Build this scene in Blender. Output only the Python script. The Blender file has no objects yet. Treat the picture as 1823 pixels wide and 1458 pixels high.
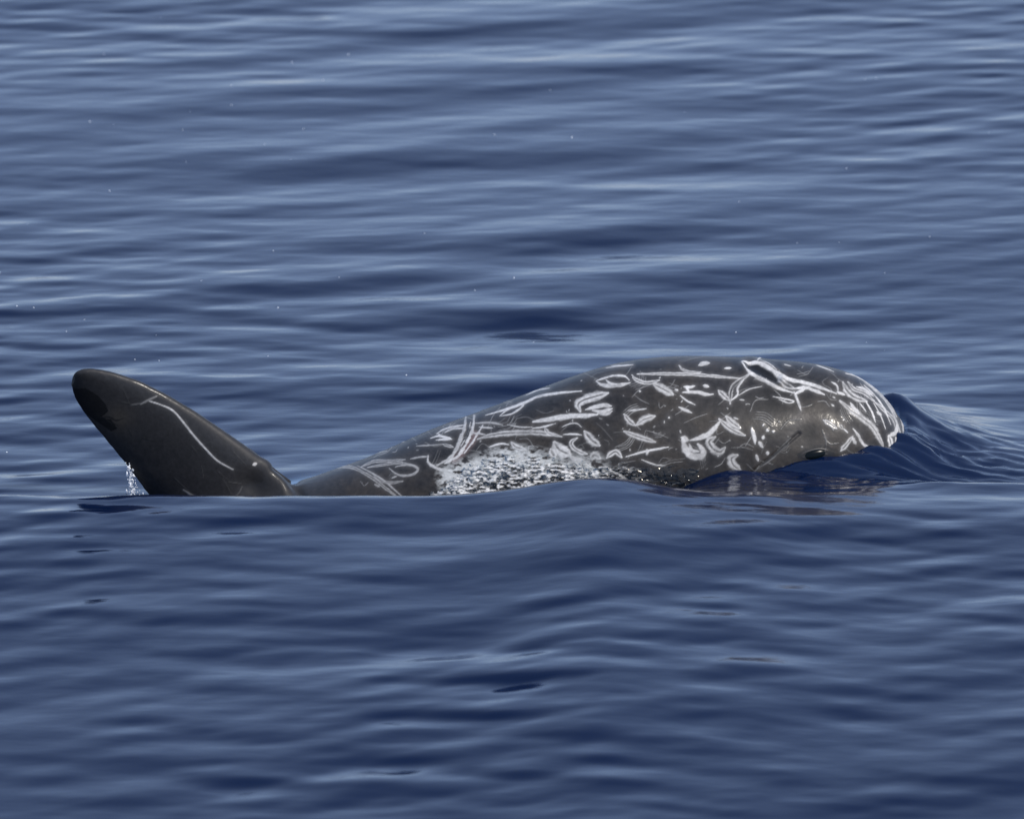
import bpy, bmesh, math
import numpy as np
from mathutils import Vector, Matrix

RNG = np.random.default_rng(11)
R = math.radians
scene = bpy.context.scene
COL = scene.collection

# ------------------------------------------------------------------ camera
S = 900.0                 # photo pixels per metre at the animal
D = 18.0                  # metres from lens to animal
ELEV = R(16.0)            # seen from the rail of a boat, looking down
U0, V0 = 911.5, 880.0     # photo pixel of the world origin
FPX = S * D
PITCH = ELEV - math.atan((V0 - 729.0) / FPX)
CAM = np.array([0.0, -D * math.cos(ELEV), D * math.sin(ELEV)])
FWD = np.array([0.0, math.cos(PITCH), -math.sin(PITCH)])
UPV = np.array([0.0, math.sin(PITCH), math.cos(PITCH)])

cam_d = bpy.data.cameras.new('camera')
cam = bpy.data.objects.new('camera', cam_d)
COL.objects.link(cam)
cam.location = CAM
cam.rotation_euler = (math.pi / 2 - PITCH, 0, 0)
cam_d.sensor_fit = 'HORIZONTAL'
cam_d.sensor_width = 36.0
cam_d.lens = FPX / 1823.0 * 36.0
cam_d.clip_start = 0.5
cam_d.clip_end = 20000
cam_d.dof.use_dof = True
cam_d.dof.focus_distance = 18.0
cam_d.dof.aperture_fstop = 7.1
scene.camera = cam

# ------------------------------------------------------------------ light
SUN_EL = R(50)
SUN_AZ = math.atan2(0.88, -0.47)      # measured from +Y towards +X: off to the right, a little behind the boat
sun_dir = Vector((math.sin(SUN_AZ) * math.cos(SUN_EL), math.cos(SUN_AZ) * math.cos(SUN_EL), math.sin(SUN_EL)))
world = bpy.data.worlds.new('World')
scene.world = world
world.use_nodes = True
wn = world.node_tree
for n in list(wn.nodes):
    wn.nodes.remove(n)
sky = wn.nodes.new('ShaderNodeTexSky')
sky.sky_type = 'NISHITA'
sky.sun_disc = False
sky.sun_elevation = SUN_EL
sky.sun_rotation = SUN_AZ
sky.altitude = 0
sky.air_density = 0.7
sky.dust_density = 0.0
sky.ozone_density = 1.0
bg = wn.nodes.new('ShaderNodeBackground')
bg.inputs['Strength'].default_value = 0.15
wo = wn.nodes.new('ShaderNodeOutputWorld')
tint = wn.nodes.new('ShaderNodeMix'); tint.data_type = 'RGBA'; tint.blend_type = 'MULTIPLY'   # a faintly hazy, violet-grey sky all over
tint.inputs[0].default_value = 1.0
tint.inputs[7].default_value = (1.1, 1.0, 1.0, 1)
wn.links.new(sky.outputs[0], tint.inputs[6])
veil = wn.nodes.new('ShaderNodeMix'); veil.data_type = 'RGBA'        # thin even haze
veil.inputs[0].default_value = 0.68
veil.inputs[7].default_value = (1.85, 2.55, 4.0, 1)
wn.links.new(tint.outputs[2], veil.inputs[6])
wn.links.new(veil.outputs[2], bg.inputs[0])
wn.links.new(bg.outputs[0], wo.inputs[0])

sl = bpy.data.lights.new('sun', 'SUN')
sl.energy = 2.6
sl.angle = R(0.53)
sl.color = (1.0, 0.93, 0.84)
so = bpy.data.objects.new('sun', sl)
COL.objects.link(so)
so.rotation_euler = sun_dir.to_track_quat('Z', 'Y').to_euler()
so.location = sun_dir * 30

vs = scene.view_settings
vs.view_transform = 'Standard'
vs.look = 'None'
vs.exposure = 0.68
vs.gamma = 1.0
vs.use_curve_mapping = False
scene.cycles.use_denoising = True
scene.cycles.max_bounces = 8
scene.cycles.transparent_max_bounces = 12
scene.cycles.sample_clamp_indirect = 4.0
scene.cycles.caustics_reflective = False
scene.cycles.caustics_refractive = False

# ------------------------------------------------------------------ helpers
def project(P):
    d = P - CAM
    dep = d @ FWD
    return np.stack([911.5 + FPX * d[:, 0] / dep, 729.0 - FPX * (d @ UPV) / dep], 1)

def unproject(u, v, y):
    """photo pixel -> point on the upright plane at depth y (where the thing stands)"""
    r = FWD + np.array([1.0, 0, 0]) * ((u - 911.5) / FPX) + UPV * ((729.0 - v) / FPX)
    t = (y - CAM[1]) / r[1]
    return CAM + r * t

def smooth01(t):
    t = np.clip(t, 0, 1)
    return t * t * (3 - 2 * t)

def vnoise(x, y, seed=0):
    xi = np.floor(x).astype(np.int64); yi = np.floor(y).astype(np.int64)
    fx = smooth01(x - xi); fy = smooth01(y - yi)
    def h(a, b):
        n = (a * 374761393 + b * 668265263 + seed * 144665) & 0xffffffff
        n = ((n ^ (n >> 13)) * 1274126177) & 0xffffffff
        return ((n ^ (n >> 16)) & 0xffff) / 65535.0
    return (h(xi, yi) * (1 - fx) + h(xi + 1, yi) * fx) * (1 - fy) + (h(xi, yi + 1) * (1 - fx) + h(xi + 1, yi + 1) * fx) * fy

def fbm(x, y, seed=0, oct=4):
    s = 0; a = 0.5; t = 0
    for o in range(oct):
        s = s + a * vnoise(x * 2 ** o, y * 2 ** o, seed + o * 17); t += a; a *= 0.55
    return s / t

def interp(tab, x):
    tab = sorted(tab)
    xs = np.array([p[0] for p in tab], float); ys = np.array([p[1] for p in tab], float)
    # monotone-ish cubic through the table
    m = np.gradient(ys, xs)
    x = np.clip(np.asarray(x, float), xs[0], xs[-1])
    i = np.clip(np.searchsorted(xs, x) - 1, 0, len(xs) - 2)
    h = xs[i + 1] - xs[i]; t = (x - xs[i]) / h
    return ((2 * t**3 - 3 * t**2 + 1) * ys[i] + (t**3 - 2 * t**2 + t) * h * m[i]
            + (-2 * t**3 + 3 * t**2) * ys[i + 1] + (t**3 - t**2) * h * m[i + 1])

def mesh_obj(name, V, F, mat, smooth=True):
    me = bpy.data.meshes.new(name)
    V = np.asarray(V, np.float32); F = np.asarray(F, np.int32)
    k = F.shape[1]
    me.vertices.add(len(V)); me.vertices.foreach_set('co', V.ravel())
    me.loops.add(F.size); me.loops.foreach_set('vertex_index', F.ravel())
    me.polygons.add(len(F)); me.polygons.foreach_set('loop_start', np.arange(0, F.size, k, dtype=np.int32))
    me.update(calc_edges=True); me.validate()
    if smooth:
        me.polygons.foreach_set('use_smooth', np.ones(len(me.polygons), bool))
    o = bpy.data.objects.new(name, me)
    COL.objects.link(o)
    if mat: me.materials.append(mat)
    return o

def new_mat(name):
    m = bpy.data.materials.new(name); m.use_nodes = True
    nt = m.node_tree
    for n in list(nt.nodes): nt.nodes.remove(n)
    out = nt.nodes.new('ShaderNodeOutputMaterial')
    return m, nt, out

def N(nt, t, **kw):
    n = nt.nodes.new(t)
    for k, v in kw.items():
        if hasattr(n, k): setattr(n, k, v)
        else: n.inputs[k].default_value = v
    return n

# ------------------------------------------------------------------ shape tables of the animal (photo pixel column -> value)
TOP = [(1622, 812), (1619, 790), (1613, 768), (1595, 733), (1570, 701), (1540, 677), (1500, 658), (1450, 646), (1400, 640),
       (1350, 636), (1300, 634), (1200, 633), (1150, 637), (1100, 645), (1050, 659), (1000, 676), (950, 695), (900, 714),
       (850, 733), (800, 751), (750, 771), (700, 794), (650, 815), (600, 833), (550, 850), (500, 862), (400, 875), (200, 905),
       (-200, 955), (-600, 1015), (-1000, 1085), (-1250, 1130), (-1420, 1150)]
BOT = [(1622, 816), (1619, 845), (1613, 862), (1595, 890), (1570, 915), (1540, 935), (1500, 965), (1400, 1025), (1200, 1095),
       (1000, 1140), (800, 1180), (500, 1225), (200, 1240), (-200, 1235), (-600, 1220), (-1000, 1195), (-1250, 1178), (-1420, 1160)]
HALF = [(1622, .004), (1619, .045), (1613, .07), (1595, .108), (1570, .135), (1540, .153), (1500, .17), (1400, .197), (1200, .228),
        (1000, .236), (800, .228), (500, .205), (200, .168), (-200, .122), (-600, .08), (-1000, .044), (-1250, .022), (-1420, .012)]
YAW = math.tan(R(7.0))
def axis_y(x):
    return (x + 0.45) * YAW
def px_x(x):            # photo column of a point on the animal's axis at world x
    return 911.5 + S * np.asarray(x)

# ------------------------------------------------------------------ the sea
def grow(lo, hi, step, far, g):
    core = np.arange(lo, hi + step * .5, step)
    out = [core[-1]]; s = step
    while out[-1] < far: s *= g; out.append(out[-1] + s)
    neg = [core[0]]; s = step
    while neg[-1] > -far: s *= g; neg.append(neg[-1] - s)
    return np.concatenate([np.array(neg[1:])[::-1], core, np.array(out[1:])])

waves = []
def add_waves(n, l0, l1, rms, ang, spread, grp):
    for i in range(n):
        lam = l0 * (l1 / l0) ** ((i + RNG.random()) / n)
        th = R(ang) + RNG.normal() * R(spread)
        k = 2 * math.pi / lam
        sl_ = rms * math.sqrt(2.0 / n) * (0.6 + 0.8 * RNG.random())
        waves.append((-math.sin(th) * k, math.cos(th) * k, sl_ / k, RNG.random() * 6.283, lam, grp))
add_waves(12, 0.8, 2.2, 0.014, 14, 14, 0)
add_waves(38, 0.22, 0.7, 0.038, 14, 20, 1)
add_waves(64, 0.08, 0.22, 0.052, 12, 22, 2)

# where the water stands against the near flank, as photo rows
CREST = [(-900, 886), (0, 886), (270, 886), (500, 888), (760, 888), (900, 880), (1000, 863), (1060, 857), (1130, 861), (1200, 867),
         (1300, 874), (1400, 884), (1500, 893), (1700, 900), (2600, 900)]
RIM = [(900, .0), (1150, .03), (1230, .06), (1300, .078), (1400, .078), (1450, .083), (1500, .090), (1560, .096), (1622, .090), (1720, .066), (1900, .04)]
NOSE_X = (1622 - 911.5) / S
NOSE = np.array([NOSE_X, axis_y(NOSE_X)])
OUTLINE = []
for u_o in list(np.linspace(600, 1560, 90)) + list(1622 - 62 * np.linspace(1, 0, 30) ** 2):
    x_o = (u_o - 911.5) / S
    for sg in (-1, 1):
        OUTLINE.append((x_o, axis_y(x_o) + sg * float(interp(HALF, u_o))))

def water_height(X, Y, dx=None, dy=None, lean=False):
    x = X.ravel(); y = Y.ravel()
    # gentle warp so crests are neither straight nor evenly long
    wx = x + 0.14 * (fbm(x * .9, y * .7, 5, 2) - .5)
    wy = y + 0.17 * (fbm(x * .8 + 9, y * .6, 7, 2) - .5)
    patch = 0.55 + 1.0 * smooth01((fbm(x * .55 + 3, y * .30 + 1, 21, 3) - .3) / .4)
    patch1 = 0.55 + 0.9 * smooth01((fbm(x * .4 - 4, y * .25 + 6, 31, 2) - .3) / .4)
    lee = 1 - .42 * smooth01((y - .9) / 2.2) * np.clip(.4 + 1.2 * fbm(x * .5 + 2, y * .35, 41, 2), 0, 1)   # smoother slick beyond
    patch = patch * lee; patch1 = patch1 * lee
    z = np.zeros_like(x); zsh = np.zeros_like(x); zm = np.zeros_like(x)
    sp = None if dx is None else np.maximum(dx.ravel(), dy.ravel())
    for kx, ky, a, ph, lam, g in waves:
        f_ = kx * wx + ky * wy + ph
        h = np.sin(f_) * a
        if g: h = (h + .28 * a * np.sin(2 * f_ + .5)) * .92        # wind-driven: steep on the side facing the boat
        if g == 2: h = h * patch
        elif g == 1: h = h * patch1
        if sp is not None: h = h * np.clip(2.0 - 5.0 * sp / lam, 0, 1)
        if g == 2: zsh += h
        elif g == 1: zm += h
        else: z += h
    near = (np.abs(x) < 3.2) & (y > -4.8) & (y < 2.0)
    xn = x[near]; yn = y[near]; zn = z[near]; mn = zm[near]
    u = px_x(xn)
    # the swell in front of the animal
    yr = -0.42 + 0.02 * np.sin(xn * 3.1)
    tgt = (V0 - interp(CREST, u)) / S
    tgt = tgt + .010 * (fbm(xn * 3.5, yn * 0 + .5, 93, 3) - .5)
    hz = (tgt - yr * math.sin(ELEV)) / math.cos(ELEV)
    wside = np.where(yn < yr, np.exp(-np.abs((yn - yr) / 1.5) ** 1.6), np.exp(-((yn - yr) / (.19 + .17 * smooth01((u - 1150) / 150) * smooth01((2300 - u) / 300))) ** 2))
    fade = smooth01((3.0 - np.abs(xn)) / 1.2)
    zn = zn * (1 - .85 * np.exp(-((yn - yr) / .3) ** 2) * fade) + hz * wside * fade
    mn = mn * (1 - .4 * np.exp(-((yn - yr) / .16) ** 2) * fade)
    # calmer, then heaped-up water against the head
    dside = np.full(len(xn), 9.0)
    box = np.nonzero((xn > -.3) & (xn < 1.5) & (np.abs(yn) < .9))[0]
    dmin = np.full(len(box), 9.0)
    for ox, oy in OUTLINE:
        dmin = np.minimum(dmin, (xn[box] - ox) ** 2 + (yn[box] - oy) ** 2)
    ins = (u[box] < 1622) & (np.abs(yn[box] - axis_y(xn[box])) < interp(HALF, u[box]))
    dside[box] = np.where(ins, 0, np.sqrt(dmin))
    rim = np.where(u < 900, 0, interp(RIM, u))
    rw = .45 * np.exp(-(dside / .055) ** 2) + .55 * np.exp(-(dside / .26) ** 2)
    rw = rw * smooth01((u - 1120) / 160)
    calm = np.exp(-((xn - NOSE_X) / .3) ** 2 - ((yn - NOSE[1] - .1) / .3) ** 2)
    zn = (zn + mn) * (1 - .7 * calm)
    zn = zn * (1 - rw) + rim * rw
    # bow wave shoved up beyond the forehead
    bx = xn - (NOSE_X + .01); by = yn - (NOSE[1] + .12)
    q = np.where(bx > 0, np.exp(-np.abs(bx / .14) ** 1.2), np.exp(-(bx / .10) ** 2))
    zn = zn + 0.048 * q * np.where(by < 0, np.exp(-(by / .06) ** 2), np.exp(-(by / .22) ** 2))
    # lip running forward from the chin
    lx = xn - NOSE_X
    ly = yn - (NOSE[1] - .05 + .1 * lx)
    zn = zn + .010 * np.exp(-(ly / .05) ** 2) * smooth01((lx + .15) / .1) * np.exp(-np.clip(lx, 0, 9) ** 2 / .03)
    # ruffled water shed by the head
    ruff = np.exp(-((xn - NOSE_X - .08) / .15) ** 2 - ((yn - NOSE[1] - .02) / .17) ** 2)
    zn = zn + ruff * .016 * (fbm(xn * 16 + yn * 9, yn * 30 - xn * 6, 51, 3) - .5) * 2
    ruff2 = np.exp(-((xn - .62) / .36) ** 2 - ((yn + .06) / .13) ** 2)
    zn = zn + ruff2 * .017 * (fbm(xn * 8 - yn * 6, yn * 40 + xn * 4, 57, 3) - .5) * 2
    # low trough with a second small wave past the nose
    zn = zn - .012 * np.exp(-((xn - .95) / .25) ** 2 - ((yn + .06) / .10) ** 2) + .022 * np.exp(-((yn + .20 - .25 * (xn - .9) + .12 * (fbm(xn * 4, yn * 2, 88, 2) - .5)) / .07) ** 2) * smooth01((xn - .62) / .3) * smooth01((2.0 - xn) / .6)
    z = z + zm
    z[near] = zn
    z = z + zsh
    if lean: return z.reshape(X.shape), (zm + zsh).reshape(X.shape)
    return z.reshape(X.shape)

gx = grow(-2.1, 2.1, .0135, 4000, 1.10)
gy = np.concatenate([np.arange(-3.4, -.75, .0105), np.arange(-.75, .75, .007), np.arange(.75, 6.2, .0105)])
hi = [gy[-1]]; s_ = .0125
while hi[-1] < 6000: s_ *= 1.1; hi.append(hi[-1] + s_)
lo = [gy[0]]; s_ = .0125
while lo[-1] > -6000: s_ *= 1.1; lo.append(lo[-1] - s_)
gy = np.concatenate([np.array(lo[1:])[::-1], gy, np.array(hi[1:])])
GX, GY = np.meshgrid(gx, gy)
DX, DY = np.meshgrid(np.gradient(gx), np.gradient(gy))
GZ, GL = water_height(GX, GY, DX * .6, DY, True)
GY = GY - 2.2 * GL * np.exp(-(DY / .05) ** 2)      # crests lean towards the boat

m_sea, nt, out = new_mat('sea_water')
geo = N(nt, 'ShaderNodeNewGeometry')
mp = N(nt, 'ShaderNodeMapping'); mp.inputs['Rotation'].default_value = (0, 0, R(-20)); mp.inputs['Scale'].default_value = (1.0, 2.6, 1.0)
nt.links.new(geo.outputs['Position'], mp.inputs['Vector'])
nz = N(nt, 'ShaderNodeTexNoise'); nz.inputs['Scale'].default_value = 9.0; nz.inputs['Detail'].default_value = 4.0; nz.inputs['Roughness'].default_value = .5
nt.links.new(mp.outputs[0], nz.inputs['Vector'])
bp = N(nt, 'ShaderNodeBump'); bp.inputs['Strength'].default_value = 0.3; bp.inputs['Distance'].default_value = 0.004
nt.links.new(nz.outputs['Fac'], bp.inputs['Height'])
pb = N(nt, 'ShaderNodeBsdfPrincipled')
pb.inputs['Base Color'].default_value = (.0006, .0055, .026, 1)
pb.inputs['Roughness'].default_value = .085
pb.inputs['IOR'].default_value = 1.333
nt.links.new(bp.outputs[0], pb.inputs['Normal'])
# where the sheet over the skin is only millimetres thick, the skin shows through it
thin = N(nt, 'ShaderNodeAttribute', attribute_name='thin')
tr = N(nt, 'ShaderNodeBsdfTransparent'); tr.inputs[0].default_value = (.62, .78, .9, 1)
gl = N(nt, 'ShaderNodeBsdfGlossy'); gl.inputs['Roughness'].default_value = .05
nt.links.new(bp.outputs[0], gl.inputs['Normal'])
fr = N(nt, 'ShaderNodeFresnel'); fr.inputs['IOR'].default_value = 1.333
nt.links.new(bp.outputs[0], fr.inputs['Normal'])
mx1 = N(nt, 'ShaderNodeMixShader'); nt.links.new(fr.outputs[0], mx1.inputs[0]); nt.links.new(tr.outputs[0], mx1.inputs[1]); nt.links.new(gl.outputs[0], mx1.inputs[2])
mx2 = N(nt, 'ShaderNodeMixShader'); nt.links.new(thin.outputs['Fac'], mx2.inputs[0]); nt.links.new(pb.outputs[0], mx2.inputs[1]); nt.links.new(mx1.outputs[0], mx2.inputs[2])
nt.links.new(mx2.outputs[0], out.inputs[0])

ny_, nx_ = GX.shape
idx = np.arange(nx_ * ny_).reshape(ny_, nx_)
F = np.stack([idx[:-1, :-1], idx[:-1, 1:], idx[1:, 1:], idx[1:, :-1]], -1).reshape(-1, 4)
SV = np.stack([GX, GY, GZ], -1).reshape(-1, 3)
sea = mesh_obj('sea', SV, F, m_sea)
sea['kind'] = 'structure'
sea['label'] = 'deep blue rippled open sea around the dolphin'

# ------------------------------------------------------------------ the dolphin
def loft(rings, close_ends=True):
    rings = np.asarray(rings); n, k, _ = rings.shape
    V = rings.reshape(-1, 3)
    F = []
    for i in range(n - 1):
        for j in range(k):
            F.append((i * k + j, i * k + (j + 1) % k, (i + 1) * k + (j + 1) % k, (i + 1) * k + j))
    V = np.vstack([V, rings[0].mean(0), rings[-1].mean(0)])
    for j in range(k):
        F.append((n * k, (j + 1) % k, j)); F.append((n * k + 1, (n - 1) * k + j, (n - 1) * k + (j + 1) % k))
    return V, F

def body_rings():
    us = np.concatenate([np.linspace(-1420, 1500, 110), np.linspace(1505, 1600, 24), 1622 - 22 * np.linspace(1, 0, 22)[1:] ** 2])
    k = 96; ang = np.linspace(0, 2 * np.pi, k, endpoint=False)
    rings = []
    for u in us:
        x = (u - 911.5) / S
        y = axis_y(x)
        t = (V0 - float(interp(TOP, u))) / S; b = (V0 - float(interp(BOT, u))) / S
        # top silhouette -> true height of the section (seen from ELEV)
        a = max(float(interp(HALF, u)), .003)
        H = max((t - b) / 2, .002)
        hh = math.sqrt(max(H * H - (a * math.sin(ELEV)) ** 2, 1e-6)) / math.cos(ELEV) if H > a * math.sin(ELEV) else H
        zc = ((t + b) / 2 - y * math.sin(ELEV)) / math.cos(ELEV)
        dep = 1.0 + (y * math.cos(ELEV)) / D      # things farther off look smaller
        c, s = np.cos(ang), np.sin(ang)
        ring = np.stack([np.full(k, x * dep), y + a * c, (zc + hh * s) * 1.0], 1)
        rings.append(ring)
    return rings

def blade(Lp, Tp, y_of, th, k=28):
    rings = []
    for i, (l, t) in enumerate(zip(Lp, Tp)):
        y = y_of[i]
        P = unproject(l[0], l[1], y); Q = unproject(t[0], t[1], y)
        ring = []
        for j in range(k):
            f = j / k * 2 * math.pi
            c = (1 - math.cos(f)) / 2          # 0 leading .. 1 trailing
            w = math.sin(f) * (0.8 + .2 * math.cos(f)) * 1.1
            p = P * (1 - c) + Q * c
            ring.append(p + np.array([0, w * th[i], 0]))
        rings.append(ring)
    return rings

bm = bmesh.new()
def add_part(V, F):
    vs_ = [bm.verts.new(v) for v in V]
    for f in F:
        try: bm.faces.new([vs_[i] for i in f])
        except ValueError: pass
add_part(*loft(body_rings()))
L_ = [(690, 1010), (610, 930), (540, 868), (500, 838), (450, 800), (400, 765), (350, 731), (300, 701), (250, 676), (205, 661), (175, 655), (155, 654), (140, 657)]
T_ = [(380, 1050), (320, 965), (272, 890), (246, 860), (221, 827), (195, 796), (170, 766), (146, 737), (130, 711), (123, 690), (123, 676), (126, 668), (132, 661)]
TH = [.105, .080, .052, .042, .033, .028, .024, .020, .017, .015, .013, .011, .008]
YF = [axis_y(-.5) - .004 * i for i in range(13)]
add_part(*loft(blade(L_, T_, YF, TH)))
# flukes and flippers, under water
def fin_world(root, tip, c0, c1, up, th):
    root, tip, c0, c1, up = (np.array(v, float) for v in (root, tip, c0, c1, up))
    rings = []
    for i in range(14):
        t = i / 13
        p = root * (1 - t) + tip * t
        ch = (c0 * (1 - t) + c1 * t) * math.sqrt(max(1 - t ** 3, .004))
        sweep = np.array([-.16, 0, 0]) * t * t
        ring = []
        for j in range(20):
            f = j / 20 * 2 * math.pi
            ring.append(p + sweep + ch * (math.cos(f) / 2) + up * (math.sin(f) * th * (1 - .75 * t)))
        rings.append(ring)
    return rings
ft = unproject(-1340, 1150, axis_y(-2.5))
for sgn in (-1, 1):
    add_part(*loft(fin_world(ft + np.array([0, -.01 * sgn, 0]), ft + np.array([-.10, .40 * sgn, 0]), (.30, 0, .02), (.07, 0, 0), (0, 0, 1), .022)))
    fr_ = np.array([.36, axis_y(.36) + .15 * sgn, -.13])
    add_part(*loft(fin_world(fr_, fr_ + np.array([-.38, .20 * sgn, -.30]), (.17, 0, .03), (.05, 0, 0), (.3, -.5 * sgn, .8), .026)))
bmesh.ops.recalc_face_normals(bm, faces=bm.faces)
tmp = bpy.data.meshes.new('tmp'); bm.to_mesh(tmp); bm.free()
to = bpy.data.objects.new('tmp', tmp); COL.objects.link(to)
md = to.modifiers.new('r', 'REMESH'); md.mode = 'VOXEL'; md.voxel_size = .0034; md.adaptivity = 0
dg = bpy.context.evaluated_depsgraph_get()
me = bpy.data.meshes.new_from_object(to.evaluated_get(dg))
bpy.data.objects.remove(to); bpy.data.meshes.remove(tmp)

def get_co(m):
    a = np.empty(len(m.vertices) * 3, np.float32); m.vertices.foreach_get('co', a); return a.reshape(-1, 3).astype(np.float64)
def get_no(m):
    a = np.empty(len(m.vertices) * 3, np.float32); m.vertices.foreach_get('normal', a); return a.reshape(-1, 3).astype(np.float64)
def get_edges(m):
    a = np.empty(len(m.edges) * 2, np.int32); m.edges.foreach_get('vertices', a); return a.reshape(-1, 2)
def lap(V, E, w, it):
    n = len(V); deg = np.bincount(E.ravel(), minlength=n).astype(float)
    for _ in range(it):
        A = np.stack([np.bincount(E[:, 0], V[E[:, 1], c], n) + np.bincount(E[:, 1], V[E[:, 0], c], n) for c in range(3)], 1) / deg[:, None]
        V = V + (A - V) * w[:, None]
    return V

V = get_co(me); E = get_edges(me)
P = project(V)
# blend the root of the fin into the back, the rest only lightly
junction = np.exp(-((P[:, 1] - 862) / 34) ** 2) * np.exp(-np.clip(np.abs(P[:, 0] - 430) - 110, 0, None) ** 2 / 900.)
V = lap(V, E, np.full(len(V), .5), 10)
V = lap(V, E, np.where((P[:, 0] < 510) & (P[:, 1] < 870), .55, 0.), 22)
V = lap(V, E, .6 * np.clip(junction * 1.2, 0, 1), 70)
me.vertices.foreach_set('co', V.astype(np.float32).ravel()); me.update()

# finer skin where it rises out of the water
b2 = bmesh.new(); b2.from_mesh(me)
b2.faces.ensure_lookup_table()
zs = V[:, 2]; Nn = get_no(me)
vis = (zs > -.02) & (Nn[:, 1] < .55) & (V[:, 0] > -.95)
ed = [e for e in b2.edges if vis[e.verts[0].index] and vis[e.verts[1].index]]
bmesh.ops.subdivide_edges(b2, edges=ed, cuts=1, use_grid_fill=True)
b2.to_mesh(me); b2.free(); me.update()
V = get_co(me); E = get_edges(me)
V = lap(V, E, np.where(V[:, 2] > -.03, .5, 0.), 3)
me.vertices.foreach_set('co', V.astype(np.float32).ravel()); me.update()
NO = get_no(me)
# skin coordinates: photo pixels for the near flank, the mirrored flank for the far side
PX = project(V)
far_side = NO[:, 1] > .45
mir = V.copy(); mir[:, 1] = 2 * axis_y(mir[:, 0]) - mir[:, 1]
PXm = project(mir) + np.array([37.0, 6.0])
UV = np.where(far_side[:, None], PXm, PX)

# ---- carve: eye socket hollow, brow, crease, blowhole, melon furrow
def gauss(c, sx, sy, rot=0):
    dx = UV[:, 0] - c[0]; dy = UV[:, 1] - c[1]
    cr, sr = math.cos(R(rot)), math.sin(R(rot))
    a = dx * cr + dy * sr; b = -dx * sr + dy * cr
    return np.exp(-(a / sx) ** 2 - (b / sy) ** 2)
def psel(pts, reach=45):
    pts = np.asarray(pts, float)
    seg = np.hypot(*(pts[1:] - pts[:-1]).T); tot = max(seg.sum(), 1e-6); acc = 0
    lo_, hi_ = pts.min(0) - reach, pts.max(0) + reach
    k0, k1 = np.searchsorted(SU, [lo_[0], hi_[0]])
    c_ = SORT[k0:k1]
    sel = c_[(UV[c_, 1] > lo_[1]) & (UV[c_, 1] < hi_[1])]
    U = UV[sel]; d_ = np.full(len(sel), 1e9); t_ = np.zeros(len(sel))
    for i in range(len(pts) - 1):
        a, b = pts[i], pts[i + 1]; ab = b - a; L2 = max(ab @ ab, 1e-9)
        t = np.clip(((U - a) @ ab) / L2, 0, 1)
        d = np.hypot(*(U - a - t[:, None] * ab).T)
        m = d < d_; d_[m] = d[m]; t_[m] = (acc + t[m] * seg[i]) / tot
        acc += seg[i]
    return sel, d_, t_
def pdist(pts):
    """distance in pixels and position 0..1 along a polyline, for every skin vertex in reach"""
    dmin = np.full(len(UV), 1e9); tt = np.zeros(len(UV))
    sel, d_, t_ = psel(pts)
    dmin[sel] = d_; tt[sel] = t_
    return dmin, tt
def curve(pts, n=6):
    """Catmull-Rom through the digitised points"""
    p = np.asarray(pts, float)
    if len(p) < 3: return p
    q = np.vstack([2 * p[0] - p[1], p, 2 * p[-1] - p[-2]])
    o = []
    for i in range(1, len(q) - 2):
        for t in np.linspace(0, 1, n, endpoint=False):
            o.append(.5 * (2 * q[i] + (q[i + 1] - q[i - 1]) * t + (2 * q[i - 1] - 5 * q[i] + 4 * q[i + 1] - q[i + 2]) * t * t
                           + (3 * q[i] - q[i - 1] - 3 * q[i + 1] + q[i + 2]) * t ** 3))
    o.append(p[-1]); return np.array(o)
above = V[:, 2] > -.12
SORT = np.nonzero(above)[0]; SORT = SORT[np.argsort(UV[SORT, 0])]; SU = UV[SORT, 0]
def Z(n, pts):
    ox, oy, k = {1: (80, 620, 3.646), 2: (500, 680, 4.5575), 3: (750, 620, 4.5575), 4: (1050, 610, 5.2086), 5: (1300, 610, 5.2086)}[n]
    return [(ox + a / k, oy + b / k) for a, b in pts]

disp = np.zeros(len(V))
disp -= .003 * gauss((1437, 772), 36, 32, 20)
disp += .002 * gauss((1482, 800), 34, 36)
disp += .003 * gauss((1450, 812), 42, 18)
disp -= .003 * gauss((1370, 712), 60, 50)
disp += .004 * gauss((1330, 760), 70, 60)
d, t = pdist(curve(Z(5, [(640, 840), (570, 900), (430, 1020), (270, 1150), (180, 1230)])))
disp -= .0028 * np.exp(-(d / 3.0) ** 2)
d, t = pdist(curve(Z(5, [(185, 208), (300, 262), (425, 325)])))
disp -= .006 * np.exp(-(d / 5.5) ** 2); disp += .003 * np.exp(-((d - 13) / 6) ** 2)
d, t = pdist(curve(Z(5, [(1000, 560), (1130, 690), (1250, 820), (1330, 1000)])))
disp -= .002 * np.exp(-(d / 14) ** 2)
# folds where the fin root meets the back
d, t = pdist(curve([(492, 832), (512, 850), (528, 868), (540, 890)]))
disp -= .008 * np.exp(-(d / 9) ** 2)
disp -= .010 * gauss((452, 862), 30, 26)
d, t = pdist(curve([(480, 818), (500, 845), (508, 880)]))
disp += .0045 * np.exp(-(d / 13) ** 2)

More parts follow.
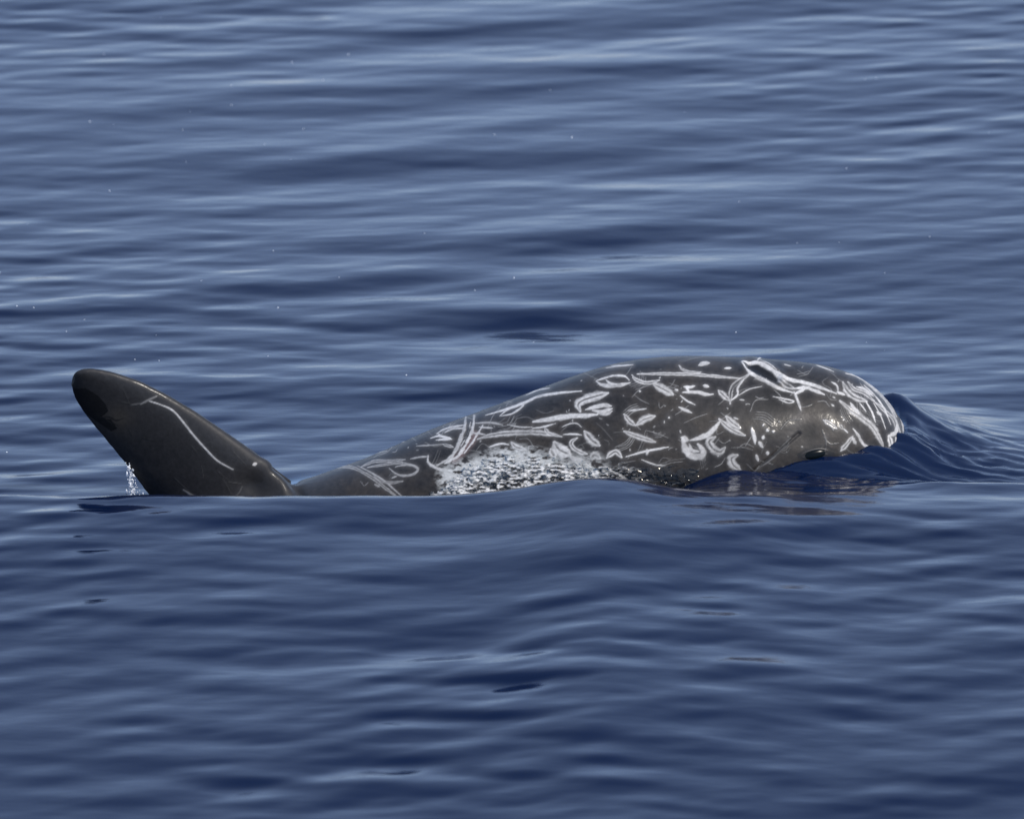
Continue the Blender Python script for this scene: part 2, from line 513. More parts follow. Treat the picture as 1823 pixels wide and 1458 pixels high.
# ---- scars and markings, plus shade painted in two hollows
def base_tone():
    u, v = UV[:, 0], UV[:, 1]
    rear = smooth01((620 - u) / 120)
    m1 = fbm(u / 60, v / 45, 3, 4); m2 = fbm(u / 7, v / 7, 9, 3); m3 = fbm(u / 22, v / 5, 14, 3)
    tone = .020 * (1 + .9 * (m1 - .5) + .9 * (m2 - .5) + .35 * (m3 - .5))
    tone = tone * (1 - rear) + .021 * (1 + .25 * (m1 - .5) + .35 * (m2 - .5)) * rear
    warm = smooth01((m1 - .42) / .25) * (1 - rear)
    c = np.stack([tone * (1.02 + .07 * (1 - rear) + .12 * warm), tone * (.98 + .03 * warm), tone * (1.0 - .07 * (1 - rear) - .10 * warm)], 1)
    # darker cheek, paler ring of skin round the eye hollow
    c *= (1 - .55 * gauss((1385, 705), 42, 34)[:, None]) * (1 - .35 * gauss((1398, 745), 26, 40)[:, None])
    pale = .55 * gauss((1412, 765), 15, 30, 25) + .6 * gauss((1432, 742), 26, 9, 10) + .75 * gauss((1472, 778), 7, 12) + .35 * gauss((1500, 745), 38, 26)
    c += np.clip(pale, 0, 1)[:, None] * np.array([.034, .031, .029]) * (.5 + m2)[:, None]
    c *= (1 - .45 * gauss((1440, 768), 16, 15)[:, None])  # shade inside the eye hollow, painted into the skin colour
    c *= (1 - .5 * gauss((470, 866), 34, 26)[:, None])  # shadow beside the fin-root bulge, put into the colour here
    return c
C = base_tone()
raised = np.zeros(len(V))
grain = fbm(UV[:, 0] / 3.2, UV[:, 1] / 3.2, 77, 3)
grain3 = fbm(UV[:, 0] / 26, UV[:, 1] / 18, 79, 2)
grain2 = fbm(UV[:, 0] / 9, UV[:, 1] / 5, 78, 3)

ZK = {0: 1, 1: 3.646, 2: 4.5575, 3: 4.5575, 4: 5.2086, 5: 5.2086}
def scar(zone, pts, hw, core=0, taper=1.0, white=.42, halo=.5, tint=(1, .965, .915), ragged=.35):
    k = ZK[zone]
    sel, d, t = psel(curve(Z(zone, pts) if zone else pts), hw / k + 12)
    if not len(sel): return
    w = hw / k
    white = white * RNG.uniform(.72, 1.05)
    prof = (1 - taper) + taper * np.clip(np.sin(np.pi * np.clip(.08 + .84 * t, 0, 1)) * 1.25, .25, 1)   # thins towards both ends
    w = w * prof * (1 + ragged * (grain2[sel] - .5) * 2)
    a = 1 - smooth01((d - .5 * w) / (np.maximum(w, .9) * .75))
    a = a * np.clip(.86 + .5 * (grain[sel] - .4), .6, 1) * np.clip(.55 + .9 * grain3[sel], .5, 1)
    if core:
        inner = np.clip(np.sin(np.pi * np.clip(t, 0, 1)) * 1.6, 0, 1)
        a = a * (1 - .75 * inner * np.clip(.5 + grain2[sel], 0, 1) * (1 - smooth01((d - core / k * .9 + .5) / 1.6)))
    a = np.maximum(a, halo * .13 * np.exp(-np.clip(d - w * .8, 0, None) ** 2 / 16.))[:, None]
    C[sel] = C[sel] * (1 - a) + (white * np.array(tint)) * a
    raised[sel] = np.maximum(raised[sel], a[:, 0])

def dark(zone, pts, hw, amt=.8, soft=2.0):
    sel, d, t = psel(curve(Z(zone, pts) if zone else pts), hw / ZK[zone] + 8)
    w = hw / ZK[zone] * np.clip(np.sin(np.pi * np.clip(.1 + .8 * t, 0, 1)) * 1.25, .3, 1)
    a = (amt * (1 - smooth01((d - w + soft / 2) / soft)))[:, None]
    C[sel] = C[sel] * (1 - a) + np.array([.008, .008, .009]) * a

# faint scratches all over
for i in range(150):
    cx = RNG.uniform(600, 1600); cy = RNG.uniform(640, 870)
    an = R(RNG.normal(-8 if cx < 1450 else 55, 28)); L = RNG.uniform(8, 45)
    bend = RNG.normal() * 5
    pts = [(cx - math.cos(an) * L / 2, cy - math.sin(an) * L / 2), (cx + bend * math.sin(an), cy - bend * math.cos(an)), (cx + math.cos(an) * L / 2, cy + math.sin(an) * L / 2)]
    scar(0, pts, RNG.uniform(.5, 1.1), 0, 1, RNG.uniform(.09, .2), .3)
for i in range(110):
    cx = RNG.uniform(700, 1600); cy = RNG.uniform(650, 840)
    scar(0, [(cx, cy), (cx + RNG.normal() * 2, cy + RNG.normal() * 2)], RNG.uniform(.6, 1.7), 0, 0, RNG.uniform(.12, .34), .2)

for i in range(34):                      # fine parallel tooth rakes
    cx = RNG.uniform(640, 1590); cy = RNG.uniform(650, 850 if cx < 1400 else 760); an = R(RNG.normal(-12 if cx < 1430 else 50, 35)); L = RNG.uniform(14, 60); gap = RNG.uniform(3.2, 6)
    cb = RNG.normal() * .14 * L; wb = RNG.uniform(.08, .2)
    for q in range(RNG.integers(2, 5)):
        o_ = gap * q; l_ = L * RNG.uniform(.7, 1.1) / 2; ca_, sa_ = math.cos(an), math.sin(an)
        scar(0, [(cx - ca_ * l_ - sa_ * o_, cy - sa_ * l_ + ca_ * o_), (cx - sa_ * (o_ + cb), cy + ca_ * (o_ + cb)), (cx + ca_ * l_ - sa_ * o_, cy + sa_ * l_ + ca_ * o_)], RNG.uniform(.6, 1.1), 0, 1, wb * RNG.uniform(.7, 1.2), .2)
for i in range(26):                      # hair scratches on the fin
    cx = RNG.uniform(170, 460); cy = RNG.uniform(690, 880); an = R(RNG.normal(48, 25)); L = RNG.uniform(8, 40)
    scar(0, [(cx, cy), (cx + math.cos(an) * L, cy + math.sin(an) * L)], .6, 0, 1, RNG.uniform(.025, .06), .1)
# rear of the back
for a in [([(430, 700), (560, 690), (640, 720), (760, 790), (860, 870), (960, 945)], 15, 4), ([(620, 680), (750, 745), (850, 812), (1000, 945)], 9, 0),
          ([(650, 690), (760, 645), (900, 640), (1010, 630)], 14, 4), ([(700, 695), (860, 668), (960, 660), (1060, 675), (1110, 700)], 11, 3),
          ([(880, 700), (930, 742), (1000, 762), (1080, 745), (1112, 705), (1050, 672), (960, 682), (930, 690)], 11, 0),
          ([(740, 740), (800, 790), (880, 818), (990, 805)], 14, 4), ([(760, 830), (800, 850)], 10, 0), ([(900, 780), (940, 765)], 7, 0),
          ([(1050, 625), (1130, 610), (1200, 605)], 8, 0), ([(1100, 520), (1200, 515), (1320, 505)], 7, 0), ([(520, 660), (640, 620), (780, 575), (860, 560)], 6, 0)]:
    scar(2, a[0], a[1], a[2], white=.34)
# twin tooth rakes with the raw edge
d, t = pdist(curve(Z(3, [(440, 700), (400, 770), (330, 850), (270, 910)])))
a = .55 * np.exp(-(d / 6) ** 2); C = C * (1 - a)[:, None] + np.array([.16, .085, .08]) * a[:, None]
for a in [([(360, 560), (352, 640), (325, 720), (292, 800), (240, 885), (130, 950)], 16, 0), ([(428, 550), (422, 640), (392, 715), (352, 800), (292, 880), (190, 935)], 15, 0),
          ([(500, 625), (460, 690), (410, 770), (350, 850)], 9, 0), ([(400, 600), (375, 700), (320, 800)], 6, 0)]:
    scar(3, a[0], a[1], a[2], .6, .5, ragged=.8)
dark(3, [(390, 640), (370, 720), (340, 745)], 11)
for a in [([(455, 738), (560, 708), (700, 690), (900, 685), (1050, 698), (1140, 718)], 24, 4), ([(905, 597), (1050, 575), (1200, 552), (1330, 546), (1430, 538)], 24, 0),
          ([(1290, 515), (1272, 460), (1310, 425), (1400, 395), (1515, 365)], 36, 6), ([(1380, 490), (1470, 462), (1540, 470)], 18, 0), ([(1390, 505), (1460, 515), (1550, 490)], 18, 0),
          ([(1430, 525), (1500, 535), (1550, 510)], 16, 0), ([(1330, 500), (1420, 470), (1480, 450)], 14, 0),
          ([(635, 550), (700, 500), (800, 457), (822, 470), (740, 530), (645, 550)], 9, 0), ([(520, 545), (700, 492), (850, 437), (950, 392), (1100, 365), (1300, 348)], 12, 0),
          ([(125, 695), (180, 660), (260, 638), (360, 622)], 9, 0), ([(190, 685), (250, 655), (350, 650)], 9, 0), ([(75, 730), (150, 712), (235, 735), (120, 745)], 9, 0), ([(130, 690), (190, 730), (250, 740)], 8, 0),
          ([(440, 608), (560, 605), (660, 622)], 10, 0), ([(420, 690), (520, 700)], 8, 0), ([(470, 640), (580, 648)], 8, 0), ([(700, 620), (800, 640), (900, 640)], 6, 0),
          ([(1325, 675), (1380, 742), (1445, 790)], 36, 8), ([(1000, 645), (1030, 690), (1075, 705)], 17, 4), ([(1080, 765), (1120, 822), (1205, 865)], 52, 8), ([(1050, 820), (1085, 885)], 32, 10),
          ([(1265, 728), (1218, 762), (1232, 805), (1285, 842), (1345, 858)], 20, 5), ([(1385, 905), (1400, 868), (1450, 895)], 32, 9), ([(1505, 890), (1540, 858), (1580, 840), (1625, 885)], 24, 5),
          ([(730, 765), (770, 802), (850, 825)], 22, 4), ([(555, 800), (640, 775), (710, 782)], 10, 0), ([(55, 870), (60, 930), (140, 980), (240, 1000)], 13, 0), ([(175, 780), (260, 802)], 14, 3),
          ([(1140, 640), (1200, 615), (1260, 610), (1300, 640)], 6, 0), ([(1150, 700), (1250, 698), (1300, 705)], 9, 0), ([(850, 380), (950, 340), (1040, 325)], 7, 0),
          ([(900, 650), (980, 640), (1090, 610)], 9, 0), ([(1500, 160), (1600, 145), (1715, 135)], 7, 0), ([(1205, 880), (1260, 905), (1310, 905)], 22, 0)]:
    scar(3, a[0], a[1], a[2], white=.52)
for a in [([(60, 355), (140, 328), (220, 308), (320, 312), (368, 350)], 11, 0), ([(60, 360), (120, 395), (250, 398), (375, 372)], 20, 0), ([(150, 345), (190, 378), (250, 385)], 11, 0),
          ([(392, 300), (420, 338), (500, 372), (570, 372), (645, 348)], 20, 5), ([(440, 292), (700, 290), (950, 296), (1150, 312), (1395, 332)], 17, 3), ([(828, 212), (860, 248), (940, 278), (1030, 275)], 15, 5),
          ([(1010, 212), (1055, 195), (1110, 190)], 20, 0), ([(590, 385), (680, 432), (770, 482)], 40, 4), ([(870, 410), (930, 412), (975, 402)], 14, 0), ([(860, 462), (1000, 462), (1080, 482), (1145, 480)], 17, 0),
          ([(835, 488), (900, 540), (975, 578)], 9, 0), ([(825, 598), (880, 625), (945, 652)], 14, 0), ([(1050, 398), (1105, 412)], 15, 0), ([(890, 412), (920, 455)], 12, 0), ([(790, 435), (820, 445)], 10, 0),
          ([(1192, 445), (1240, 492), (1290, 540)], 28, 7), ([(1300, 575), (1305, 470), (1330, 400), (1400, 345), (1485, 292)], 20, 9), ([(1310, 540), (1370, 485), (1372, 420), (1430, 340)], 10, 0), ([(1390, 530), (1430, 535)], 8, 0),
          ([(318, 665), (370, 732), (425, 768)], 24, 5), ([(435, 762), (500, 715), (600, 682)], 34, 3), ([(315, 822), (440, 872), (608, 922)], 28, 5), ([(350, 632), (430, 626), (525, 613)], 9, 0),
          ([(335, 1058), (450, 1025), (530, 1005), (620, 988), (730, 968)], 12, 0), ([(515, 1010), (545, 1010)], 28, 0), ([(1205, 735), (1150, 802), (1080, 862), (930, 908)], 25, 0), ([(1195, 710), (1280, 790), (1350, 832), (1435, 866)], 25, 4),
          ([(1262, 690), (1310, 742), (1390, 800)], 32, 5), ([(860, 885), (885, 980), (945, 1052), (1030, 1055), (1052, 1010), (1000, 942)], 34, 0), ([(850, 880), (910, 905)], 26, 0), ([(920, 940), (950, 1000), (1010, 1010)], 17, 0),
          ([(1160, 878), (1105, 920), (1140, 985), (1205, 1015), (1250, 975)], 38, 8), ([(1365, 1045), (1312, 1075), (1330, 1135), (1400, 1190)], 40, 5), ([(458, 452), (470, 452)], 11, 0), ([(688, 735), (692, 735)], 11, 0), ([(728, 690), (742, 700)], 11, 0),
          ([(1185, 1050), (1190, 1052)], 10, 0), ([(1495, 795), (1520, 870), (1530, 940)], 18, 0), ([(1565, 920), (1600, 975)], 18, 0), ([(1600, 765), (1612, 772)], 16, 0), ([(1635, 805), (1655, 825)], 14, 0), ([(1610, 865), (1600, 900)], 15, 0),
          ([(1640, 1010), (1650, 1040)], 16, 0), ([(1540, 1040), (1560, 1100)], 14, 0), ([(1330, 700), (1370, 715)], 10, 0), ([(1380, 490), (1480, 430), (1600, 400)], 6, 0), ([(1250, 240), (1310, 235)], 12, 0), ([(200, 215), (300, 215), (400, 205)], 8, 0),
          ([(1690, 820), (1710, 835)], 11, 0), ([(480, 1085), (600, 1130), (700, 1140)], 8, 0)]:
    scar(4, a[0], a[1], a[2], white=.54)
# forehead, blowhole surround and face
for a in [([(105, 185), (250, 190), (360, 240), (440, 292), (520, 330), (700, 372), (860, 425), (985, 472)], 20, 0), ([(110, 195), (190, 290), (330, 362), (450, 420), (590, 462)], 17, 0), ([(600, 422), (700, 415), (800, 450), (875, 482)], 18, 0),
          ([(440, 320), (500, 380), (590, 420)], 28, 8), ([(592, 450), (622, 520), (658, 625)], 14, 0), ([(600, 470), (690, 430)], 16, 0), ([(400, 495), (500, 515), (590, 540), (540, 555), (450, 520)], 8, 0), ([(250, 175), (285, 140)], 10, 0), ([(280, 175), (360, 205), (430, 260)], 8, 0),
          ([(1070, 285), (1200, 318), (1300, 395), (1400, 485), (1470, 560), (1545, 690)], 17, 0), ([(1045, 365), (1080, 442), (1150, 505), (1265, 545)], 30, 8), ([(1090, 365), (1150, 432), (1250, 472), (1335, 545)], 20, 5), ([(1170, 410), (1240, 430), (1330, 500)], 13, 0),
          ([(1260, 550), (1312, 640), (1345, 735)], 9, 0), ([(1345, 555), (1440, 640), (1520, 720), (1545, 840)], 20, 4), ([(1018, 535), (1120, 620), (1230, 702), (1320, 782), (1380, 880), (1420, 965)], 30, 3), ([(1115, 555), (1150, 610), (1200, 660)], 17, 0),
          ([(865, 718), (920, 752), (990, 800)], 22, 6), ([(1015, 760), (1042, 805)], 19, 6), ([(1050, 800), (1090, 835)], 9, 0), ([(1140, 795), (1190, 862), (1240, 945), (1340, 985)], 15, 0), ([(1135, 870), (1090, 930), (1020, 1005)], 22, 6), ([(1130, 880), (1165, 940)], 20, 0), ([(1250, 992), (1360, 985)], 15, 0),
          ([(1470, 860), (1490, 940), (1500, 1015)], 26, 5), ([(1535, 880), (1585, 995)], 22, 0), ([(1465, 870), (1540, 825), (1545, 760)], 20, 0), ([(1320, 990), (1335, 1030)], 12, 0), ([(1360, 640), (1400, 670)], 16, 0), ([(940, 365), (990, 400), (1000, 450)], 10, 0), ([(990, 455), (1065, 485)], 14, 0),
          ([(1240, 395), (1330, 480), (1420, 600), (1490, 760)], 8, 0), ([(1420, 520), (1500, 640), (1560, 780), (1590, 900)], 8, 0), ([(1560, 640), (1600, 780), (1620, 960)], 8, 0), ([(1590, 700), (1630, 850), (1645, 960)], 6, 0), ([(1330, 560), (1400, 690), (1440, 800)], 6, 0), ([(1200, 560), (1260, 640)], 6, 0),
          ([(800, 210), (900, 245), (960, 270)], 6, 0), ([(500, 200), (560, 215)], 7, 0), ([(940, 570), (965, 585)], 9, 0), ([(1048, 710), (1060, 716)], 9, 0), ([(950, 500), (975, 510)], 9, 0)]:
    scar(5, a[0], a[1], a[2], white=.54)
scar(5, [(560, 885), (470, 985), (370, 1080), (250, 1165)], 16, 0, 1, .13, .4)
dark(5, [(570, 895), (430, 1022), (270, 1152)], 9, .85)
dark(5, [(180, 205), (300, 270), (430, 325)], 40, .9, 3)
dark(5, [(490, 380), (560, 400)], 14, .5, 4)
dark(5, [(625, 1040), (720, 985), (860, 960), (960, 1000)], 14, .95, 4)
dark(5, [(640, 1050), (780, 1060), (950, 1030)], 46, .9, 5)
dark(4, [(1300, 520), (1320, 430), (1400, 345)], 8, .7)
# the fin
for a, w, b in [([(676, 343), (760, 370), (830, 405), (890, 470), (960, 560), (1040, 650), (1120, 730), (1220, 787)], 6.5, .5), ([(620, 365), (670, 338), (725, 312)], 8, .16), ([(560, 370), (620, 360)], 7, .08),
                ([(900, 920), (980, 970), (1060, 990), (1150, 988)], 10, .22), ([(1355, 755), (1372, 748)], 11, .5), ([(1280, 900), (1250, 950), (1190, 985)], 5, .07), ([(165, 255), (190, 200), (170, 175)], 5, .1)]:
    scar(1, a, w, 0, .5, b, .25, ragged=.15)
u_, v_ = UV[:, 0], UV[:, 1]
def in_poly(pts):
    ins = np.zeros(len(UV), bool); n = len(pts)
    for i in range(n):
        (x1, y1), (x2, y2) = pts[i], pts[(i + 1) % n]
        if y1 == y2: continue
        c = ((y1 > v_) != (y2 > v_)) & (u_ < (x2 - x1) * (v_ - y1) / (y2 - y1) + x1)
        ins ^= c
    return ins
stain = in_poly(Z(1, [(165, 258), (210, 262), (262, 258), (340, 305), (392, 360), (412, 410), (360, 450), (430, 460), (470, 520), (430, 540), (330, 470), (250, 410), (185, 330)]))
C[stain] *= .32
warm = np.exp(-((u_ - 207) / 26) ** 2 - ((v_ - 745) / 20) ** 2) * (1 - stain)
C += warm[:, None] * np.array([.022, .017, .010])
dark(1, [(340, 450), (420, 448), (460, 468), (510, 455)], 6, .8)
dark(1, [(350, 475), (420, 478), (470, 500)], 5, .8)
# long abraded patch along the flank
pat = np.array(Z(3, [(250, 1060), (500, 980), (700, 900), (900, 930), (1150, 985), (1400, 980)]))
dp, tp = pdist(curve(pat))
m = np.clip(1.15 - dp / 30, 0, 1) * smooth01((fbm(u_ / 12, v_ / 6, 90, 4) - .3) / .25) * (.4 + fbm(u_ / 4, v_ / 3, 91, 3)) * (1 - .35 * tp)
m = np.clip(m * 1.7, 0, 1) * (dp < 1e6)
C = C * (1 - m)[:, None] + np.array([.42, .42, .40]) * m[:, None]
C = np.clip(C, .004, .7)

disp += .0005 * raised
V = V + NO * disp[:, None]
me.vertices.foreach_set('co', V.astype(np.float32).ravel()); me.update()

m_skin, nt, out = new_mat('dolphin_skin')
at = N(nt, 'ShaderNodeAttribute', attribute_name='skin_tone')
tc = N(nt, 'ShaderNodeTexCoord')
n1 = N(nt, 'ShaderNodeTexNoise'); n1.inputs['Scale'].default_value = 160; n1.inputs['Detail'].default_value = 4
nt.links.new(tc.outputs['Object'], n1.inputs['Vector'])
mr = N(nt, 'ShaderNodeMapRange'); mr.inputs['To Min'].default_value = .6; mr.inputs['To Max'].default_value = 1.4
nt.links.new(n1.outputs['Fac'], mr.inputs['Value'])
mul = N(nt, 'ShaderNodeMix', data_type='RGBA', blend_type='MULTIPLY'); mul.inputs[0].default_value = 1
nt.links.new(at.outputs['Color'], mul.inputs[6]); nt.links.new(mr.outputs[0], mul.inputs[7])
n2 = N(nt, 'ShaderNodeTexNoise'); n2.inputs['Scale'].default_value = 55; n2.inputs['Detail'].default_value = 5
nt.links.new(tc.outputs['Object'], n2.inputs['Vector'])
b_ = N(nt, 'ShaderNodeBump'); b_.inputs['Strength'].default_value = .35; b_.inputs['Distance'].default_value = .002
nt.links.new(n2.outputs['Fac'], b_.inputs['Height'])
pb = N(nt, 'ShaderNodeBsdfPrincipled')
nt.links.new(mul.outputs[2], pb.inputs['Base Color'])
pb.inputs['Roughness'].default_value = .5
pb.inputs['IOR'].default_value = 1.42
pb.inputs['Coat Weight'].default_value = .22
pb.inputs['Specular IOR Level'].default_value = .25
pb.inputs['Coat Roughness'].default_value = .16
pb.inputs['Coat IOR'].default_value = 1.33
nt.links.new(b_.outputs[0], pb.inputs['Normal'])
nt.links.new(b_.outputs[0], pb.inputs['Coat Normal'])
nt.links.new(pb.outputs[0], out.inputs[0])

ORG = np.array([.1, axis_y(.1), -.1])
me.name = 'dolphin'
ca = me.attributes.new('skin_tone', 'FLOAT_COLOR', 'POINT')
ca.data.foreach_set('color', np.hstack([C, np.ones((len(C), 1))]).astype(np.float32).ravel())
me.vertices.foreach_set('co', (V - ORG).astype(np.float32).ravel()); me.update()
me.polygons.foreach_set('use_smooth', np.ones(len(me.polygons), bool))
me.materials.clear(); me.materials.append(m_skin)
dol = bpy.data.objects.new('dolphin', me); COL.objects.link(dol)
dol.location = ORG
dol['label'] = 'dark grey dolphin with white scratch scars and tall swept fin, swimming at the surface'
dol['category'] = 'dolphin'

def skin_at(u, v):
    ok = np.nonzero((NO[:, 1] < .3) & above)[0]
    i = ok[np.argmin(np.hypot(PX[ok, 0] - u, PX[ok, 1] - v))]
    return V[i], NO[i]

# eye
m_eye, nt, out = new_mat('eye')
pb = N(nt, 'ShaderNodeBsdfPrincipled'); pb.inputs['Base Color'].default_value = (.003, .005, .006, 1); pb.inputs['Roughness'].default_value = .22; pb.inputs['Specular IOR Level'].default_value = .12
nt.links.new(pb.outputs[0], out.inputs[0])
p, n = skin_at(1452, 809)
be = bmesh.new(); bmesh.ops.create_uvsphere(be, u_segments=32, v_segments=20, radius=1.0)
nv = Vector(n); ax = Vector((1, YAW, .16)); ax = (ax - nv * ax.dot(nv)).normalized(); up = nv.cross(ax)
M = Matrix((ax * .027, up * .0115, nv * .0075)).transposed().to_4x4()
bmesh.ops.transform(be, matrix=M, verts=be.verts)
em = bpy.data.meshes.new('eye'); be.to_mesh(em); be.free(); em.materials.append(m_eye)
em.polygons.foreach_set('use_smooth', np.ones(len(em.polygons), bool))
eye = bpy.data.objects.new('eye', em); COL.objects.link(eye)
eye.parent = dol; eye.location = Vector(p - n * .0052 - ORG)
# eyelid fold over it
def tube(path, rad, k=10):
    path = np.asarray(path); rings = []
    for i in range(len(path)):
        t = path[min(i + 1, len(path) - 1)] - path[max(i - 1, 0)]; t /= np.linalg.norm(t)
        a = np.cross(t, [0, 0, 1.0]); a /= max(np.linalg.norm(a), 1e-6); b = np.cross(a, t)
        rings.append([path[i] + rad[i] * (a * math.cos(f) + b * math.sin(f)) for f in np.linspace(0, 2 * math.pi, k, endpoint=False)])
    return loft(rings)
lp = curve([(1419, 814), (1432, 806), (1450, 800.5), (1468, 800), (1486, 807)])
pts = []
for u, v in lp:
    q, n_ = skin_at(u, v); pts.append(q - n_ * .0015)
pts = np.array(pts)
for _ in range(6): pts[1:-1] = (pts[:-2] + pts[2:] + 2 * pts[1:-1]) / 4
tv, tf = tube(pts, .0028 * np.sin(np.linspace(.15, math.pi - .15, len(pts))))
lm = bpy.data.meshes.new('eyelid'); lm.from_pydata([tuple(v - ORG) for v in tv], [], tf)
m_lid, nt, out = new_mat('eyelid_skin')
pb = N(nt, 'ShaderNodeBsdfPrincipled'); pb.inputs['Base Color'].default_value = (.026, .023, .021, 1); pb.inputs['Roughness'].default_value = .4
nt.links.new(pb.outputs[0], out.inputs[0])
lm.materials.append(m_lid); lm.polygons.foreach_set('use_smooth', np.ones(len(lm.polygons), bool))
lid = bpy.data.objects.new('eyelid', lm); COL.objects.link(lid); lid.parent = dol

# ------------------------------------------------------------------ water running off the flank
poly_film = [(742, 892), (770, 868), (800, 845), (850, 815), (905, 800), (960, 806), (1010, 815), (1060, 818), (1110, 815), (1160, 822), (1210, 828), (1260, 840), (1310, 850), (1330, 905), (1100, 905), (742, 905)]
PXn = project(V); u_, v_ = PXn[:, 0], PXn[:, 1]; UV = PXn
inside = in_poly(poly_film) & (NO[:, 1] < .2) & (V[:, 2] > -.1)
lv = np.zeros(len(me.vertices), bool); lv[:] = inside
pf = np.array(poly_film, float); ii = np.nonzero(inside)[0]; q2 = np.stack([u_[ii], v_[ii]], 1); e2 = np.full(len(ii), 1e9)
for i in range(len(pf)):
    a = pf[i]; ab = pf[(i + 1) % len(pf)] - a
    t = np.clip(((q2 - a) @ ab) / (ab @ ab), 0, 1); e2 = np.minimum(e2, np.hypot(*(q2 - a - t[:, None] * ab).T))
lv[ii[e2 < 46 * np.clip(fbm(q2[:, 0] / 16, q2[:, 1] / 9, 64, 3) - .28, 0, 1)]] = False      # torn, uneven edge
polys = [tuple(p.vertices) for p in me.polygons if all(lv[i] for i in p.vertices)]
used = sorted({i for p in polys for i in p}); remap = {i: j for j, i in enumerate(used)}
fv = V[used].copy(); fn = NO[used]; fu = u_[used]; fw = v_[used]
edge_d = np.full(len(used), 1e9)
for i in range(len(poly_film)):
    a = np.array(poly_film[i], float); b = np.array(poly_film[(i + 1) % len(poly_film)], float); ab = b - a
    t = np.clip(((np.stack([fu, fw], 1) - a) @ ab) / (ab @ ab), 0, 1)
    edge_d = np.minimum(edge_d, np.hypot(*(np.stack([fu, fw], 1) - a - t[:, None] * ab).T))
thick = smooth01(edge_d / 22)
rip = (fbm(fu / 11 + fw / 30, fw / 4.2, 61, 3) - .5) * .009 + (fbm(fu / 5, fw / 2.6, 62, 2) - .5) * .0045
off = .0010 + thick * (.0032 + .6 * rip * (.5 + fbm(fu / 40, fw / 20, 63, 2)))
fv = fv + fn * np.maximum(off, .0004)[:, None]
m_film, nt, out = new_mat('water_film')
tr = N(nt, 'ShaderNodeBsdfTransparent'); tr.inputs[0].default_value = (.93, .95, .96, 1)
gl = N(nt, 'ShaderNodeBsdfGlossy'); gl.inputs['Roughness'].default_value = .12; gl.inputs['Color'].default_value = (.8, .76, .7, 1)
fr = N(nt, 'ShaderNodeFresnel'); fr.inputs['IOR'].default_value = 1.333
mx = N(nt, 'ShaderNodeMixShader'); nt.links.new(fr.outputs[0], mx.inputs[0]); nt.links.new(tr.outputs[0], mx.inputs[1]); nt.links.new(gl.outputs[0], mx.inputs[2])
fo = N(nt, 'ShaderNodeAttribute', attribute_name='foam')
df = N(nt, 'ShaderNodeBsdfDiffuse'); df.inputs[0].default_value = (.78, .76, .72, 1)
mf = N(nt, 'ShaderNodeMixShader'); nt.links.new(fo.outputs['Fac'], mf.inputs[0]); nt.links.new(mx.outputs[0], mf.inputs[1]); nt.links.new(df.outputs[0], mf.inputs[2])
nt.links.new(mf.outputs[0], out.inputs[0])
fm = bpy.data.meshes.new('water_film'); fm.from_pydata(fv.tolist(), [], [tuple(remap[i] for i in p) for p in polys])
fm.materials.append(m_film); fm.polygons.foreach_set('use_smooth', np.ones(len(fm.polygons), bool))
foam = np.clip((fbm(fu / 6, fw / 2.6, 70, 4) - .45) * 4.0, 0, 1) * thick * smooth01((1180 - fu) / 160) * .9
fa = fm.attributes.new('foam', 'FLOAT', 'POINT'); fa.data.foreach_set('value', foam.astype(np.float32))
film = bpy.data.objects.new('water_film', fm); COL.objects.link(film)
film['kind'] = 'stuff'; film['label'] = 'glittering sheet of water running off the dolphin flank'; film['category'] = 'water'

# thin water over the skin: how deep the animal lies straight below each sea vertex
sx = np.nonzero((SV[:, 0] > -.75) & (SV[:, 0] < .95) & (SV[:, 1] > -.5) & (SV[:, 1] < .6))[0]
xs = SV[sx, 0]; us = np.clip(px_x(xs), -1400, 1621)
yy = axis_y(xs)
t = (V0 - interp(TOP, us)) / S; b = (V0 - interp(BOT, us)) / S; a = interp(HALF, us); H = (t - b) / 2
zc = ((t + b) / 2 - yy * math.sin(ELEV)) / math.cos(ELEV)
q = np.clip(1 - ((SV[sx, 1] - yy) / np.maximum(a, .003)) ** 2, 0, 1)
top = np.where((q > 0) & (px_x(xs) < 1622), zc + H * np.sqrt(q), -9)
dep = np.clip(SV[sx, 2] - top, 0, 9)
th_ = np.zeros(len(SV), np.float32); th_[sx] = (.7 * np.exp(-dep / .007)).astype(np.float32)
ta = sea.data.attributes.new('thin', 'FLOAT', 'POINT'); ta.data.foreach_set('value', th_)

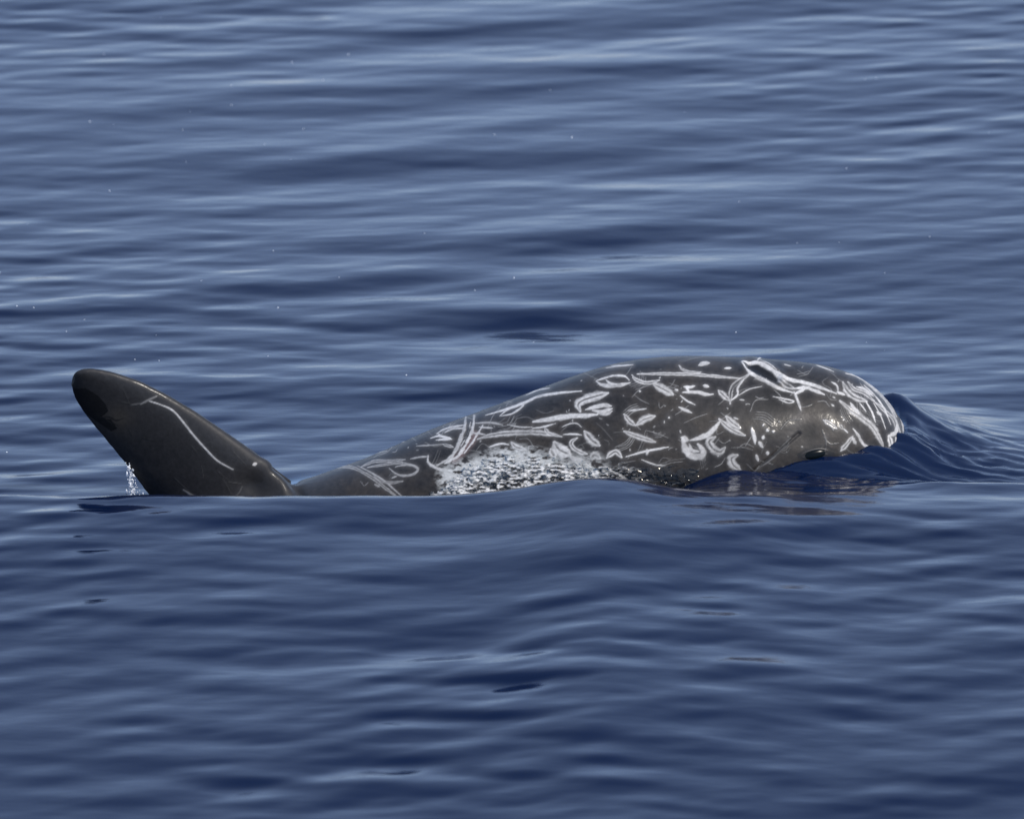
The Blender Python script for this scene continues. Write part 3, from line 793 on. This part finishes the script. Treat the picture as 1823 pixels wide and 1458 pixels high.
# ------------------------------------------------------------------ splash behind the fin, flecks on the water
m_drop, nt, out = new_mat('water_drop')
pb = N(nt, 'ShaderNodeBsdfPrincipled'); pb.inputs['Base Color'].default_value = (.75, .78, .82, 1); pb.inputs['Roughness'].default_value = .12; pb.inputs['IOR'].default_value = 1.33
nt.links.new(pb.outputs[0], out.inputs[0])
def blobs(name, items, mat):
    bm_ = bmesh.new()
    for p, r, st in items:
        q = bmesh.ops.create_icosphere(bm_, subdivisions=1, radius=r)
        bmesh.ops.transform(bm_, matrix=Matrix.Translation(Vector(p)) @ Matrix.Diagonal((1, 1, st, 1)), verts=q['verts'])
    m_ = bpy.data.meshes.new(name); bm_.to_mesh(m_); bm_.free(); m_.materials.append(mat)
    m_.polygons.foreach_set('use_smooth', np.ones(len(m_.polygons), bool))
    o = bpy.data.objects.new(name, m_); COL.objects.link(o); o['kind'] = 'stuff'; return o
it = []
for i in range(170):
    v = 822 + 64 * RNG.random() ** .8
    u = 229 + (v - 822) * .10 + RNG.normal() * 3.2 + max(0, RNG.normal()) * (v - 822) * .12
    it.append((unproject(u, v, axis_y(-.75) + RNG.normal() * .012), RNG.uniform(.0004, .0013) * (1 + (RNG.random() < .12)), RNG.uniform(1, 3.5)))
sp_ = blobs('water_splash', it, m_drop); sp_['label'] = 'small string of water drops trailing off the rear edge of the fin'; sp_['category'] = 'splash'
it = []
fx = [(620, 98), (880, 240), (1018, 245), (325, 232), (195, 340), (412, 153), (60, 548), (495, 548), (950, 610), (1310, 592), (915, 495), (540, 230), (12, 805), (240, 640), (283, 642), (300, 706), (723, 668), (185, 97), (520, 112), (575, 143), (412, 188), (1560, 140), (845, 517), (30, 545), (160, 217)]
ray_items = [(a, b, RNG.uniform(.0011, .0021)) for a, b in fx] + [(RNG.uniform(0, 1823), RNG.uniform(20, 640), RNG.uniform(.0006, .0014)) for _ in range(30)]
for u, v, r in ray_items:
    rd = FWD + np.array([1.0, 0, 0]) * ((u - 911.5) / FPX) + UPV * ((729.0 - v) / FPX)
    tt = -CAM[2] / rd[2]
    for _ in range(4):
        g = CAM + rd * tt
        hgt = float(water_height(np.array([[g[0]]]), np.array([[g[1]]]))[0, 0]); tt = (hgt - CAM[2]) / rd[2]
    g = CAM + rd * tt
    it.append((g, r, .8))
fl = blobs('foam_flecks', it, m_drop); fl['label'] = 'scattered tiny white flecks of foam floating on the blue sea'; fl['category'] = 'foam'
